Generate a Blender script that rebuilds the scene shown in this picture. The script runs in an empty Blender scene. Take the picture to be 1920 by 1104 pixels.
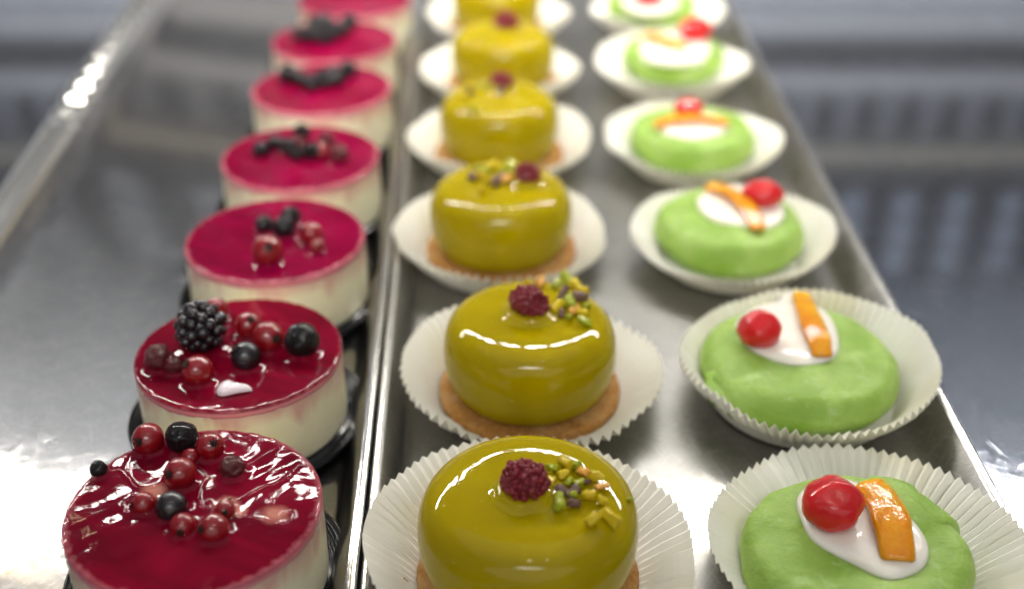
import bpy, bmesh, math, random
from mathutils import Vector, Matrix, noise, Euler
PI = math.pi
sc = bpy.context.scene
C = sc.collection

# ------------------------------------------------------------------ camera
FPX = 2250.0                                     # focal length in pixels of the 1920 px wide photograph
PITCH = math.atan(1347 / FPX)
CAMZ = 0.265                                     # metres above the tray floor
cam = bpy.data.cameras.new('camera'); co = bpy.data.objects.new('camera', cam); C.objects.link(co)
co.location = (0, 0, CAMZ); co.rotation_euler = (PI / 2 - PITCH, 0, 0)
cam.sensor_width = 36; cam.lens = FPX / 1920 * 36
cam.clip_start = 0.01; cam.clip_end = 50
cam.dof.use_dof = True; cam.dof.focus_distance = 0.374; cam.dof.aperture_fstop = 4.4
sc.camera = co
sc.view_settings.view_transform = 'Standard'; sc.view_settings.look = 'None'
sc.view_settings.exposure = 0.08; sc.view_settings.gamma = 1

# ------------------------------------------------------------------ ambient light of the shop, its lamps and added fill lights
w = bpy.data.worlds.new('World'); sc.world = w; w.use_nodes = True
w.node_tree.nodes['Background'].inputs[0].default_value = (0.86, 0.92, 1.0, 1)
w.node_tree.nodes['Background'].inputs[1].default_value = 0.15

def area(name, loc, aim, sx, sy, power, col, shape='RECTANGLE', spread=180):
    l = bpy.data.lights.new(name, 'AREA'); l.shape = shape; l.spread = math.radians(spread); l.size = sx; l.size_y = sy
    l.energy = power; l.color = col
    o = bpy.data.objects.new(name, l); C.objects.link(o); o.location = loc
    o.rotation_euler = (Vector(aim) - Vector(loc)).to_track_quat('-Z', 'Y').to_euler()
    return o
# the row of diodes under the top of the display case
for i in range(26):
    x = (i - 12.5) * 0.046
    area('led', (x, 0.80, 0.44), (x, 0.70, 0.2), 0.026, 0.018, 0.25, (1.0, 0.965, 0.90))
# warm ceiling spots of the shop, behind and above the camera, and two beyond the case
area('ceiling_spot', (0.02, -0.25, 1.9), (0, .5, 0), 0.09, 0.09, 1.3, (1.0, 0.85, 0.6))
area('ceiling_spot', (0.38, -0.20, 1.9), (0, .5, 0), 0.07, 0.07, 0.8, (1.0, 0.85, 0.6))
area('ceiling_spot', (-0.98, 1.9, 1.55), (0, .5, 0), 0.04, 0.03, 0.12, (1.0, 0.80, 0.5))
area('ceiling_spot', (0.30, 1.9, 1.5), (0, .5, 0), 0.05, 0.04, 0.15, (1.0, 0.80, 0.5))
area('front_fill', (0.1, -3.0, 1.5), (0, .4, 0), 6.5, 3.2, 40.0, (1.0, 0.97, 0.92), 'ELLIPSE')  # added frontal fill, wide and soft, behind the camera
area('far_row_fill', (0.0, -0.55, 1.05), (0, 1.2, 0.05), 1.5, 0.35, 4.0, (1.0, 0.98, 0.95), 'ELLIPSE', 44)  # added unseen lamp, narrow spread, brightens the far rows from the front
area('overhead_fill', (0.0, 0.2, 2.4), (0, .45, 0), 4.5, 4.0, 15.0, (0.95, 0.97, 1.0), 'ELLIPSE')  # added broad overhead fill, out of view

# ------------------------------------------------------------------ helpers
def on_plane(px, py, h):
    """point of the photograph -> the place on the horizontal plane z = h it shows"""
    u = (px - 960) / FPX; v = (py - 552) / FPX
    s, c = math.sin(PITCH), math.cos(PITCH)
    z = (CAMZ - h) / (s + v * c)
    return Vector((u * z, z * (c - v * s), h)), z

def tag(o, label=None, cat=None, group=None, kind=None):
    if label: o['label'] = label
    if cat: o['category'] = cat
    if group: o['group'] = group
    if kind: o['kind'] = kind
    return o

def thing(name, loc, label, cat, group=None):
    o = bpy.data.objects.new(name, None); C.objects.link(o); o.location = loc
    o.empty_display_size = 0.01
    return tag(o, label, cat, group)

def link(name, me, mat, parent=None, loc=None, rot=None, scale=None, smooth=True):
    if mat is not None and not me.materials: me.materials.append(mat)
    o = bpy.data.objects.new(name, me); C.objects.link(o)
    if parent: o.parent = parent
    if loc is not None: o.location = loc
    if rot is not None: o.rotation_euler = rot
    if scale is not None: o.scale = scale
    return o

def mesh(name, verts, faces, smooth=True):
    me = bpy.data.meshes.new(name); me.from_pydata(verts, [], faces); me.validate()
    if smooth: me.polygons.foreach_set('use_smooth', [True] * len(me.polygons))
    me.update(); return me

def lathe(name, prof, nt, fn=None, smooth=True):
    """prof: list of (r, z) from outside bottom round; r == 0 closes with a pole"""
    V, F, rows = [], [], []
    for r, z in prof:
        if r < 1e-7:
            p = (0.0, 0.0, z)
            if fn: p = fn(0.0, z, 0.0)
            rows.append([len(V)]); V.append(p)
        else:
            row = []
            for k in range(nt):
                t = 2 * PI * k / nt
                row.append(len(V)); V.append(fn(r, z, t) if fn else (r * math.cos(t), r * math.sin(t), z))
            rows.append(row)
    for a, b in zip(rows, rows[1:]):
        if len(a) == 1 and len(b) == 1: continue
        for k in range(nt):
            k2 = (k + 1) % nt
            if len(a) == 1: F.append((a[0], b[k2], b[k]))
            elif len(b) == 1: F.append((a[k], a[k2], b[0]))
            else: F.append((a[k], a[k2], b[k2], b[k]))
    me = mesh(name, V, F, smooth)
    bm = bmesh.new(); bm.from_mesh(me); bmesh.ops.recalc_face_normals(bm, faces=bm.faces); bm.to_mesh(me); bm.free()
    return me

def curve_pts(pts, n, closed=False):
    """Catmull-Rom through pts (Vectors)"""
    out = []; m = len(pts)
    segs = m if closed else m - 1
    for i in range(segs):
        if closed: p0, p1, p2, p3 = pts[(i - 1) % m], pts[i], pts[(i + 1) % m], pts[(i + 2) % m]
        else: p0, p1, p2, p3 = pts[max(i - 1, 0)], pts[i], pts[i + 1], pts[min(i + 2, m - 1)]
        for k in range(n):
            t = k / n
            out.append(0.5 * ((2 * p1) + (p2 - p0) * t + (2 * p0 - 5 * p1 + 4 * p2 - p3) * t * t + (3 * p1 - p0 - 3 * p2 + p3) * t ** 3))
    if not closed: out.append(pts[-1].copy())
    return out

def smooth_profile(pts, n=6):
    P = [Vector((r, z, 0)) for r, z in pts]; m = len(P); T = []
    for i in range(m):                               # limited tangents, so the curve never overshoots
        a = P[i] - P[i - 1] if i else P[1] - P[0]
        b = P[i + 1] - P[i] if i < m - 1 else P[-1] - P[-2]
        d = a.normalized() + b.normalized()
        T.append(d.normalized() * min(a.length, b.length) if d.length > 1e-6 else d)
    out = []
    for i in range(m - 1):
        for k in range(n):
            t = k / n; t2, t3 = t * t, t ** 3
            out.append(P[i] * (2 * t3 - 3 * t2 + 1) + T[i] * (t3 - 2 * t2 + t) + P[i + 1] * (3 * t2 - 2 * t3) + T[i + 1] * (t3 - t2))
    out.append(P[-1])
    return [(max(p.x, 0.0), p.y) for p in out]

def nz(x, y, z): return noise.noise(Vector((x, y, z)))

# ------------------------------------------------------------------ materials
MR, MH, BT = 0.0368, 0.0262, 0.0022            # mousse cake radius, height, board thickness
class NT:
    def __init__(s, name):
        s.m = bpy.data.materials.new(name); s.m.use_nodes = True
        s.t = s.m.node_tree; s.b = s.t.nodes['Principled BSDF']; s.out = s.t.nodes['Material Output']
        s._co = None
    def n(s, kind, **kw):
        o = s.t.nodes.new(kind)
        for k, v in kw.items(): setattr(o, k, v)
        return o
    def l(s, a, b): s.t.links.new(a, b)
    def co(s):
        if not s._co: s._co = s.n('ShaderNodeTexCoord').outputs['Object']
        return s._co
    def noise(s, scale, detail=3, stretch=None, rough=0.5, rot=None, dist=0.0):
        v = s.co()
        if stretch or rot:
            if rot:
                mr = s.n('ShaderNodeMapping'); s.l(v, mr.inputs[0]); v = mr.outputs[0]; mr.inputs['Rotation'].default_value = rot
            mp = s.n('ShaderNodeMapping'); s.l(v, mp.inputs[0]); v = mp.outputs[0]
            if stretch: mp.inputs['Scale'].default_value = stretch
        t = s.n('ShaderNodeTexNoise'); s.l(v, t.inputs['Vector'])
        t.inputs['Scale'].default_value = scale; t.inputs['Detail'].default_value = detail
        t.inputs['Roughness'].default_value = rough; t.inputs['Distortion'].default_value = dist
        return t.outputs['Fac']
    def ramp(s, fac, stops):
        r = s.n('ShaderNodeValToRGB'); s.l(fac, r.inputs[0])
        e = r.color_ramp.elements
        while len(e) < len(stops): e.new(0.5)
        for q, (p, c) in zip(e, stops):
            q.position = p; q.color = (c, c, c, 1) if isinstance(c, (int, float)) else (*c, 1)
        return r.outputs[0]
    def mix(s, fac, a, b, mode='MIX'):
        m = s.n('ShaderNodeMix', data_type='RGBA', blend_type=mode)
        for sock, v in ((m.inputs[0], fac), (m.inputs[6], a), (m.inputs[7], b)):
            if hasattr(v, 'links'): s.l(v, sock)
            elif isinstance(v, (int, float)): sock.default_value = v
            else: sock.default_value = (*v, 1)
        return m.outputs[2]
    def math(s, op, a, b=None, c=None):
        m = s.n('ShaderNodeMath', operation=op)
        for i, v in enumerate((a, b, c)):
            if v is None: continue
            if hasattr(v, 'links'): s.l(v, m.inputs[i])
            else: m.inputs[i].default_value = v
        return m.outputs[0]
    def rng(s, v, a, b, c=0.0, d=1.0):
        m = s.n('ShaderNodeMapRange'); s.l(v, m.inputs[0])
        for i, q in enumerate((a, b, c, d)): m.inputs[1 + i].default_value = q
        return m.outputs[0]
    def bump(s, h, strength, dist, prev=None):
        b = s.n('ShaderNodeBump'); s.l(h, b.inputs['Height'])
        b.inputs['Strength'].default_value = strength; b.inputs['Distance'].default_value = dist
        if prev: s.l(prev, b.inputs['Normal'])
        return b.outputs[0]
    def set(s, **kw):
        for k, v in kw.items():
            sock = s.b.inputs[k.replace('_', ' ')]
            if hasattr(v, 'links'): s.l(v, sock)
            elif isinstance(v, tuple) and len(v) == 3 and sock.type == 'RGBA': sock.default_value = (*v, 1)
            else: sock.default_value = v
        return s
    def sss(s, wgt, rad, scale):
        s.b.inputs['Subsurface Weight'].default_value = wgt
        s.b.inputs['Subsurface Radius'].default_value = rad
        s.b.inputs['Subsurface Scale'].default_value = scale
        return s

def steel(name, col, rough, scratch, tint=None, clear=0.45, mott=1.0, ccol=(0.7, 0.72, 0.75)):
    """worn stainless sheet: a clear mirror lobe under a scattering, scratched one"""
    m = NT(name)
    hs = []
    for i, (a, sc1, sc2) in enumerate(((0.3, 55, 2600), (1.25, 60, 2300), (2.1, 70, 2800), (2.75, 45, 2200), (0.8, 80, 3000))):
        hs.append(m.noise(1.0, 2, stretch=(sc1, sc2, 1), rot=(0, 0, a)))
    acc = None
    for h in hs:
        q = m.rng(h, 0.60, 0.72)
        acc = q if acc is None else m.math('MAXIMUM', acc, q)
    fine = m.noise(420, 3)
    broad = m.noise(16, 5, rough=0.65, dist=0.6)
    smear = m.noise(5, 4, stretch=(1.4, .7, 1), rough=0.6, dist=1.5)
    h = m.math('ADD', m.math('MULTIPLY', acc, 1.0), m.math('MULTIPLY', fine, 0.35))
    nrm = m.bump(h, scratch, 0.000022)
    und = m.bump(m.noise(22, 1), 0.05 * mott, 0.002, nrm)
    c = m.mix(m.rng(smear, 0.35, 0.68), tuple(x * .86 for x in col), col)
    c = m.mix(m.math('MULTIPLY', acc, 0.7), c, tuple(min(1, x * 1.7) for x in col))
    m.set(Base_Color=c, Metallic=1.0, Roughness=m.rng(broad, 0.3, 0.7, rough * 0.93, rough * 1.08), Normal=und)
    if clear > 0:
        g = m.n('ShaderNodeBsdfGlossy'); g.inputs['Color'].default_value = (*ccol, 1); g.inputs['Roughness'].default_value = 0.065
        und2 = m.bump(acc, 0.25, 0.000012); m.l(und2, g.inputs['Normal'])
        mx = m.n('ShaderNodeMixShader')
        m.l(m.rng(smear, 0.25, 0.75, clear * 1.08, clear * 0.92), mx.inputs[0])
        m.l(m.b.outputs[0], mx.inputs[1]); m.l(g.outputs[0], mx.inputs[2]); m.l(mx.outputs[0], m.out.inputs[0])
    return m.m

M = {}
M['deck'] = steel('deck_steel', (0.10, 0.111, 0.135), 0.29, 1.0, clear=0.58, ccol=(.62, .66, .74), mott=.8)
M['tray_left'] = steel('left_tray_steel', (0.125, 0.13, 0.142), 0.29, 1.0, clear=0.34, ccol=(.78, .74, .69))
M['tray_right'] = steel('right_tray_steel', (0.26, 0.255, 0.24), 0.38, 1.0, clear=0.15, mott=0.7, ccol=(.62, .61, .58))
m = NT('polished_edge'); m.set(Base_Color=(.75,.74,.70), Metallic=1.0, Roughness=0.22); M['rail_light'] = m.m
m = NT('dark_case_panel'); m.set(Base_Color=(0.012, 0.0115, 0.012), Roughness=0.7); M['dark_panel'] = m.m
m = NT('grey_case_panel'); m.set(Base_Color=(0.095, 0.10, 0.112), Roughness=0.6); M['grey_panel'] = m.m
m = NT('pale_rail'); m.set(Base_Color=(0.34, 0.34, 0.345), Roughness=0.6); M['pale_rail'] = m.m
m = NT('tan_rail'); m.set(Base_Color=(0.34, 0.305, 0.24), Roughness=0.6); M['tan_rail'] = m.m

# mousse
m = NT('cream_mousse')
sx = m.n('ShaderNodeSeparateXYZ'); m.l(m.co(), sx.inputs[0])
drip = m.noise(1.0, 3, stretch=(62, 62, 16), dist=0.8)
zz = m.math('ADD', m.math('MULTIPLY', sx.outputs['Z'], 1000.0), m.math('MULTIPLY', m.math('SUBTRACT', drip, 0.5), 44.0))
st = m.rng(zz, 19.5, 27.5)
blot = m.rng(m.noise(60, 4, dist=0.8), 0.5, 0.75)
base = m.mix(m.noise(40, 3), (0.90, 0.83, 0.54), (0.93, 0.89, 0.70))
base = m.mix(m.math('MULTIPLY', blot, 0.25), base, (0.78, 0.55, 0.45))
colr = m.mix(m.math('MULTIPLY', st, 0.55), base, (0.66, 0.20, 0.22))
m.set(Base_Color=colr, Roughness=0.42, Normal=m.bump(m.noise(350, 3), 0.15, 0.0004))
m.sss(0.6, (1.0, 0.75, 0.4), 0.004)
M['mousse'] = m.m

def glaze(name, dark, mid, pale, pale_amt, rim, pools=()):
    m = NT(name)
    vl = m.n('ShaderNodeVectorMath', operation='MULTIPLY'); m.l(m.co(), vl.inputs[0]); vl.inputs[1].default_value = (1, 1, 0)
    ln = m.n('ShaderNodeVectorMath', operation='LENGTH'); m.l(vl.outputs[0], ln.inputs[0])
    n1 = m.noise(1.0, 4, stretch=(30, 75, 30), rot=(0, 0, 0.5), dist=0.9)
    c = m.mix(m.rng(n1, 0.35, 0.68), dark, mid)
    pool = m.rng(m.noise(42, 2, dist=1.2), 0.66, 0.78)
    c = m.mix(m.math('MULTIPLY', pool, pale_amt), c, pale)
    for (ax, ay, ar, aw) in pools:                   # thin places where the cream shows through
        d = m.n('ShaderNodeVectorMath', operation='SUBTRACT'); m.l(vl.outputs[0], d.inputs[0]); d.inputs[1].default_value = (ax, ay, 0)
        d2 = m.n('ShaderNodeVectorMath', operation='LENGTH'); m.l(d.outputs[0], d2.inputs[0])
        dd = m.math('ADD', d2.outputs['Value'], m.math('MULTIPLY', m.math('SUBTRACT', n1, 0.5), ar * 1.6))
        c = m.mix(m.rng(dd, ar, ar * .35, 0.0, aw), c, (0.80, 0.36, 0.26))
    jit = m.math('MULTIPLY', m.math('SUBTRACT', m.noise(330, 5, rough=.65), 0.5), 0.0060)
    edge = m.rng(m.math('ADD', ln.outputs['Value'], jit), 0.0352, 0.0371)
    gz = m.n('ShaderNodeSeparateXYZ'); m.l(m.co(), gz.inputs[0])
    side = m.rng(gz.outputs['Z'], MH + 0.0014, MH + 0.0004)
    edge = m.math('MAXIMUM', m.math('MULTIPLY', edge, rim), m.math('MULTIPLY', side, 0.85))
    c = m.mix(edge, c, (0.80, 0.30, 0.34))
    b1 = m.bump(m.noise(150, 4, dist=0.6), 0.10, 0.0012)
    m.set(Base_Color=c, Roughness=0.30, Specular_IOR_Level=0.0, Normal=b1, Coat_Weight=0.75, Coat_Roughness=0.045, Coat_IOR=1.32)
    b2 = m.bump(m.noise(110, 3, dist=0.8), 0.08, 0.0012); m.l(b2, m.b.inputs['Coat Normal'])
    m.sss(0.25, (1.0, 0.15, 0.1), 0.003)
    return m.m
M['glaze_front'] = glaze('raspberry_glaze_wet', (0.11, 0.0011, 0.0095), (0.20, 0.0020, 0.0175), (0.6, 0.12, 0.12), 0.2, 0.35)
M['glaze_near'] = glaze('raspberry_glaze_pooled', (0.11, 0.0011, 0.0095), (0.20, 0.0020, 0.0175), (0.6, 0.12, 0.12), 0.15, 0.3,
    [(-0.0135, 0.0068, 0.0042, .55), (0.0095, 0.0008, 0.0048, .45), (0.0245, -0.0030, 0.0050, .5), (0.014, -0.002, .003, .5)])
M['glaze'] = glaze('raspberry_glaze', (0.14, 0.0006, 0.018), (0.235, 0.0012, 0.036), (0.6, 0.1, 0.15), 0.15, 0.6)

m = NT('acetate_film')
tr = m.n('ShaderNodeBsdfTransparent'); tr.inputs[0].default_value = (1, 1, 1, 1)
gl = m.n('ShaderNodeBsdfGlossy'); gl.inputs['Roughness'].default_value = 0.06
wv = m.noise(1.0, 3, stretch=(130, 130, 12)); bn = m.bump(wv, 0.35, 0.002); m.l(bn, gl.inputs['Normal'])
fr = m.n('ShaderNodeFresnel'); fr.inputs[0].default_value = 1.33; m.l(bn, fr.inputs['Normal'])
mx = m.n('ShaderNodeMixShader'); m.l(m.math('MULTIPLY', fr.outputs[0], 0.5), mx.inputs[0]); m.l(tr.outputs[0], mx.inputs[1]); m.l(gl.outputs[0], mx.inputs[2])
m.l(mx.outputs[0], m.out.inputs[0]); M['film'] = m.m

m = NT('black_plastic'); m.set(Base_Color=(0.008, 0.008, 0.009), Roughness=0.13, Specular_IOR_Level=0.3); M['board'] = m.m

# yellow-green mirror glaze
m = NT('pistachio_mirror_glaze')
c = m.mix(m.rng(m.noise(28, 3, dist=0.8), 0.35, 0.7), (0.30, 0.225, 0.0004), (0.365, 0.275, 0.0006))
c = m.mix(m.rng(m.noise(700, 2), 0.74, 0.80), c, (0.50, 0.42, 0.05))
m.set(Base_Color=c, Roughness=0.3, Specular_IOR_Level=0.0, Coat_Weight=0.85, Coat_Roughness=0.03, Coat_IOR=1.38, Normal=m.bump(m.noise(60, 3), 0.06, 0.002))
b2 = m.bump(m.noise(95, 4, dist=.9), 0.08, 0.0009); m.l(b2, m.b.inputs['Coat Normal'])
m.sss(0.4, (1.0, 0.7, 0.05), 0.003)
M['dome'] = m.m

m = NT('biscuit')
n1 = m.noise(650, 6, rough=0.75); n2 = m.noise(70, 4)
c = m.mix(m.rng(n1, 0.35, 0.65), (0.30, 0.115, 0.022), (0.60, 0.30, 0.075))
c = m.mix(m.rng(n2, 0.5, 0.75), c, (0.66, 0.41, 0.17))
m.set(Base_Color=c, Roughness=0.75, Specular_IOR_Level=0.2, Normal=m.bump(n1, 1.0, 0.0016))
M['biscuit'] = m.m

m = NT('greaseproof_paper')
c = m.mix(m.noise(90, 4), (0.91, 0.885, 0.79), (0.94, 0.93, 0.87))
c = m.mix(m.rng(m.noise(22, 3), .52, .75), c, (0.86, 0.82, 0.64))
m.set(Base_Color=c, Roughness=0.55, Normal=m.bump(m.noise(900, 3), 0.15, 0.0002))
tl = m.n('ShaderNodeBsdfTranslucent'); m.l(c, tl.inputs[0])
mx = m.n('ShaderNodeMixShader'); mx.inputs[0].default_value = 0.2
m.l(m.b.outputs[0], mx.inputs[1]); m.l(tl.outputs[0], mx.inputs[2]); m.l(mx.outputs[0], m.out.inputs[0])
M['paper'] = m.m

m = NT('green_marzipan')
n1 = m.noise(55, 4, dist=0.5)
c = m.mix(m.rng(n1, 0.3, 0.7), (0.185, 0.325, 0.030), (0.32, 0.47, 0.11))
c = m.mix(m.math('MULTIPLY', m.rng(m.noise(95, 5, rough=0.7), 0.55, 0.78), 0.55), c, (0.58, 0.70, 0.36))
m.set(Base_Color=c, Roughness=0.5, Normal=m.bump(m.noise(110, 5, rough=.62, dist=.3), 0.7, 0.0024))
m.set(Specular_IOR_Level=0.3)
m.sss(0.5, (0.6, 1.0, 0.15), 0.004)
M['marzipan'] = m.m

m = NT('white_icing'); m.set(Base_Color=(0.80, 0.75, 0.66), Roughness=0.3, Specular_IOR_Level=0.2, Coat_Weight=0.8, Coat_Roughness=0.06, Normal=m.bump(m.noise(110, 3, dist=.5), 0.25, 0.001))
m.l(m.bump(m.noise(90, 3, dist=.8), 0.2, 0.0008), m.b.inputs['Coat Normal']); m.sss(0.7, (1, .9, .7), 0.004); M['icing'] = m.m

def berry(name, a, b, rough, bstr, bscale, coat, sssw=0.3, frost=None):
    m = NT(name)
    c = m.mix(m.rng(m.noise(260, 3), 0.3, 0.7), a, b)
    if frost: c = m.mix(m.math('MULTIPLY', m.rng(m.noise(500, 4, rough=.7), 0.52, 0.72), frost[0]), c, frost[1])
    m.set(Base_Color=c, Roughness=rough, Specular_IOR_Level=0.2, Coat_Weight=coat, Coat_Roughness=0.05, Normal=m.bump(m.noise(bscale, 3, dist=.6), bstr, 0.0009))
    if coat > 0.5: m.l(m.bump(m.noise(bscale * .8, 2), bstr * .35, 0.0009), m.b.inputs['Coat Normal'])
    m.sss(sssw, (1.0, 0.12, 0.06), 0.003)
    return m.m
M['currant'] = berry('redcurrant_skin', (0.15, 0.002, 0.005), (0.30, 0.004, 0.009), 0.28, 0.12, 180, 1.0, 0.5)
M['currant_dark'] = berry('dark_red_skin', (0.09, 0.004, 0.008), (0.20, 0.006, 0.012), 0.35, 1.0, 420, 0.8, 0.3)
M['black'] = berry('black_berry_skin', (0.004, 0.003, 0.004), (0.012, 0.007, 0.009), 0.3, 1.0, 330, 0.45, 0.0)
M['black_smooth'] = berry('blackcurrant_skin', (0.006, 0.005, 0.007), (0.014, 0.007, 0.009), 0.25, 0.2, 260, 0.9, 0.0)
M['raspberry'] = berry('frozen_raspberry_skin', (0.15, 0.006, 0.012), (0.31, 0.018, 0.030), 0.4, 0.7, 600, 0.45, 0.35, (0.45, (0.40, 0.12, 0.18)))
M['calyx'] = berry('dried_calyx', (0.012, 0.007, 0.006), (0.03, 0.018, 0.012), 0.6, 0.5, 600, 0.0, 0.0)
m = NT('candied_cherry'); m.set(Base_Color=m.mix(m.noise(90, 3), (0.68, 0.003, 0.008), (0.84, 0.010, 0.016)), Roughness=0.3, Specular_IOR_Level=0.15, Coat_Weight=0.9, Coat_Roughness=0.05, Normal=m.bump(m.noise(240, 5, dist=1.0), 0.8, 0.0014))
m.l(m.bump(m.noise(260, 2, dist=.5), 0.05, 0.0004), m.b.inputs['Coat Normal']); m.sss(0.8, (1, .12, .1), 0.006); M['cherry'] = m.m
m = NT('candied_orange_peel')
c = m.mix(m.rng(m.noise(70, 3), .3, .7), (0.66, 0.20, 0.001), (0.88, 0.42, 0.004))
m.set(Base_Color=c, Roughness=0.35, Specular_IOR_Level=0.05, Coat_Weight=0.8, Coat_Roughness=0.09, Normal=m.bump(m.noise(650, 5, dist=.5, rough=.6), 1.0, 0.0012))
m.l(m.bump(m.noise(380, 4, dist=.5), 0.4, 0.0005), m.b.inputs['Coat Normal']); m.sss(0.85, (1, .5, .1), 0.007); M['peel'] = m.m
def nut(name, a, b):
    m = NT(name); m.set(Base_Color=m.mix(m.rng(m.noise(500, 3), .35, .65), a, b), Roughness=0.4, Specular_IOR_Level=0.1, Coat_Weight=0.6, Coat_Roughness=0.1, Normal=m.bump(m.noise(700, 3), 0.4, 0.0004)); m.sss(0.3, (1, .9, .3), 0.002); return m.m
M['nut_y'] = nut('pistachio_yellow', (0.50, 0.36, 0.006), (0.68, 0.52, 0.02))
M['nut_g'] = nut('pistachio_green', (0.20, 0.27, 0.008), (0.42, 0.42, 0.02))
M['nut_p'] = nut('pistachio_purple_skin', (0.10, 0.05, 0.05), (0.22, 0.13, 0.10))
M['nut_o'] = nut('pistachio_orange', (0.65, 0.30, 0.03), (0.75, 0.42, 0.10))
m = NT('whitish_flake'); m.set(Base_Color=(0.78, 0.70, 0.72), Roughness=0.25, Coat_Weight=0.6, Normal=m.bump(m.noise(200, 3), .3, .001)); m.sss(0.8, (1, .8, .8), .003); M['flake'] = m.m  # whitish, slightly translucent surface for the raised flake

# ------------------------------------------------------------------ the setting: case deck and back
def box_bm(bm, x0, x1, y0, y1, z0, z1):
    vs = [bm.verts.new(p) for p in ((x0, y0, z0), (x1, y0, z0), (x1, y1, z0), (x0, y1, z0), (x0, y0, z1), (x1, y0, z1), (x1, y1, z1), (x0, y1, z1))]
    for f in ((0, 3, 2, 1), (4, 5, 6, 7), (0, 1, 5, 4), (1, 2, 6, 5), (2, 3, 7, 6), (3, 0, 4, 7)): bm.faces.new([vs[i] for i in f])
def box(name, mat, parent, x0, x1, y0, y1, z0, z1, bev=0.0008):
    bm = bmesh.new(); box_bm(bm, x0, x1, y0, y1, z0, z1)
    if bev: bmesh.ops.bevel(bm, geom=bm.edges[:], offset=bev, segments=2, affect='EDGES')
    me = bpy.data.meshes.new(name); bm.to_mesh(me); bm.free()
    return link(name, me, mat, parent)

bm = bmesh.new(); bmesh.ops.create_grid(bm, x_segments=1, y_segments=1, size=1)
for v in bm.verts: v.co = Vector((v.co.x * 1.1, 0.42 + v.co.y * 0.74, -0.004))
me = bpy.data.meshes.new('deck'); bm.to_mesh(me); bm.free()
tag(link('display_deck', me, M['deck']), kind='structure')

YB = 1.16
back = thing('case_back', (0, YB, -0.004), 'grey slotted back of the display case, mirrored in the steel deck', 'display case')
def bk(name, mat, z0, z1, proud): return box(name, mat, back, -1.1, 1.1, -proud, 0.02, z0, z1)
# z bands seen mirrored in the deck
m = NT('white_plinth'); m.set(Base_Color=(0.60, 0.61, 0.63), Roughness=0.6); M['plinth'] = m.m
m = NT('louvre_grey'); m.set(Base_Color=(0.32, 0.35, 0.42), Roughness=0.6); M['louvre'] = m.m
bk('plinth', M['plinth'], 0.0, 0.092, 0.004)
bk('rail', M['pale_rail'], 0.0925, 0.122, 0.014)
bk('dark_panel', M['dark_panel'], 0.1225, 0.157, 0.000)
bk('rail', M['pale_rail'], 0.1575, 0.179, 0.012)
bk('vent_panel', M['grey_panel'], 0.1795, 0.239, 0.003)
bk('top_rail', M['tan_rail'], 0.2395, 0.258, 0.014)
bk('upper_panel', M['dark_panel'], 0.2585, 0.42, 0.002)
slot_me = None
for i in range(50):
    x = -1.06 + i * 0.0432
    if slot_me is None:
        o = box('vent_slot', M['dark_panel'], back, -0.008, 0.008, -0.0065, -0.0032, 0.188, 0.231, 0.0004); slot_me = o.data
    else: o = link('vent_slot', slot_me, None, back)
    o.location.x = x
pl_me = None
for r in range(3):
    for i in range(38):
        x = -1.06 + i * 0.057 + (r % 2) * 0.0
        if pl_me is None:
            o = box('louvre', M['louvre'], back, -0.013, 0.013, -0.007, -0.0022, 0.0, 0.022, 0.0008); pl_me = o.data
        else: o = link('louvre', pl_me, None, back)
        o.location = (x, 0, 0.300 + r * 0.034)

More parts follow.
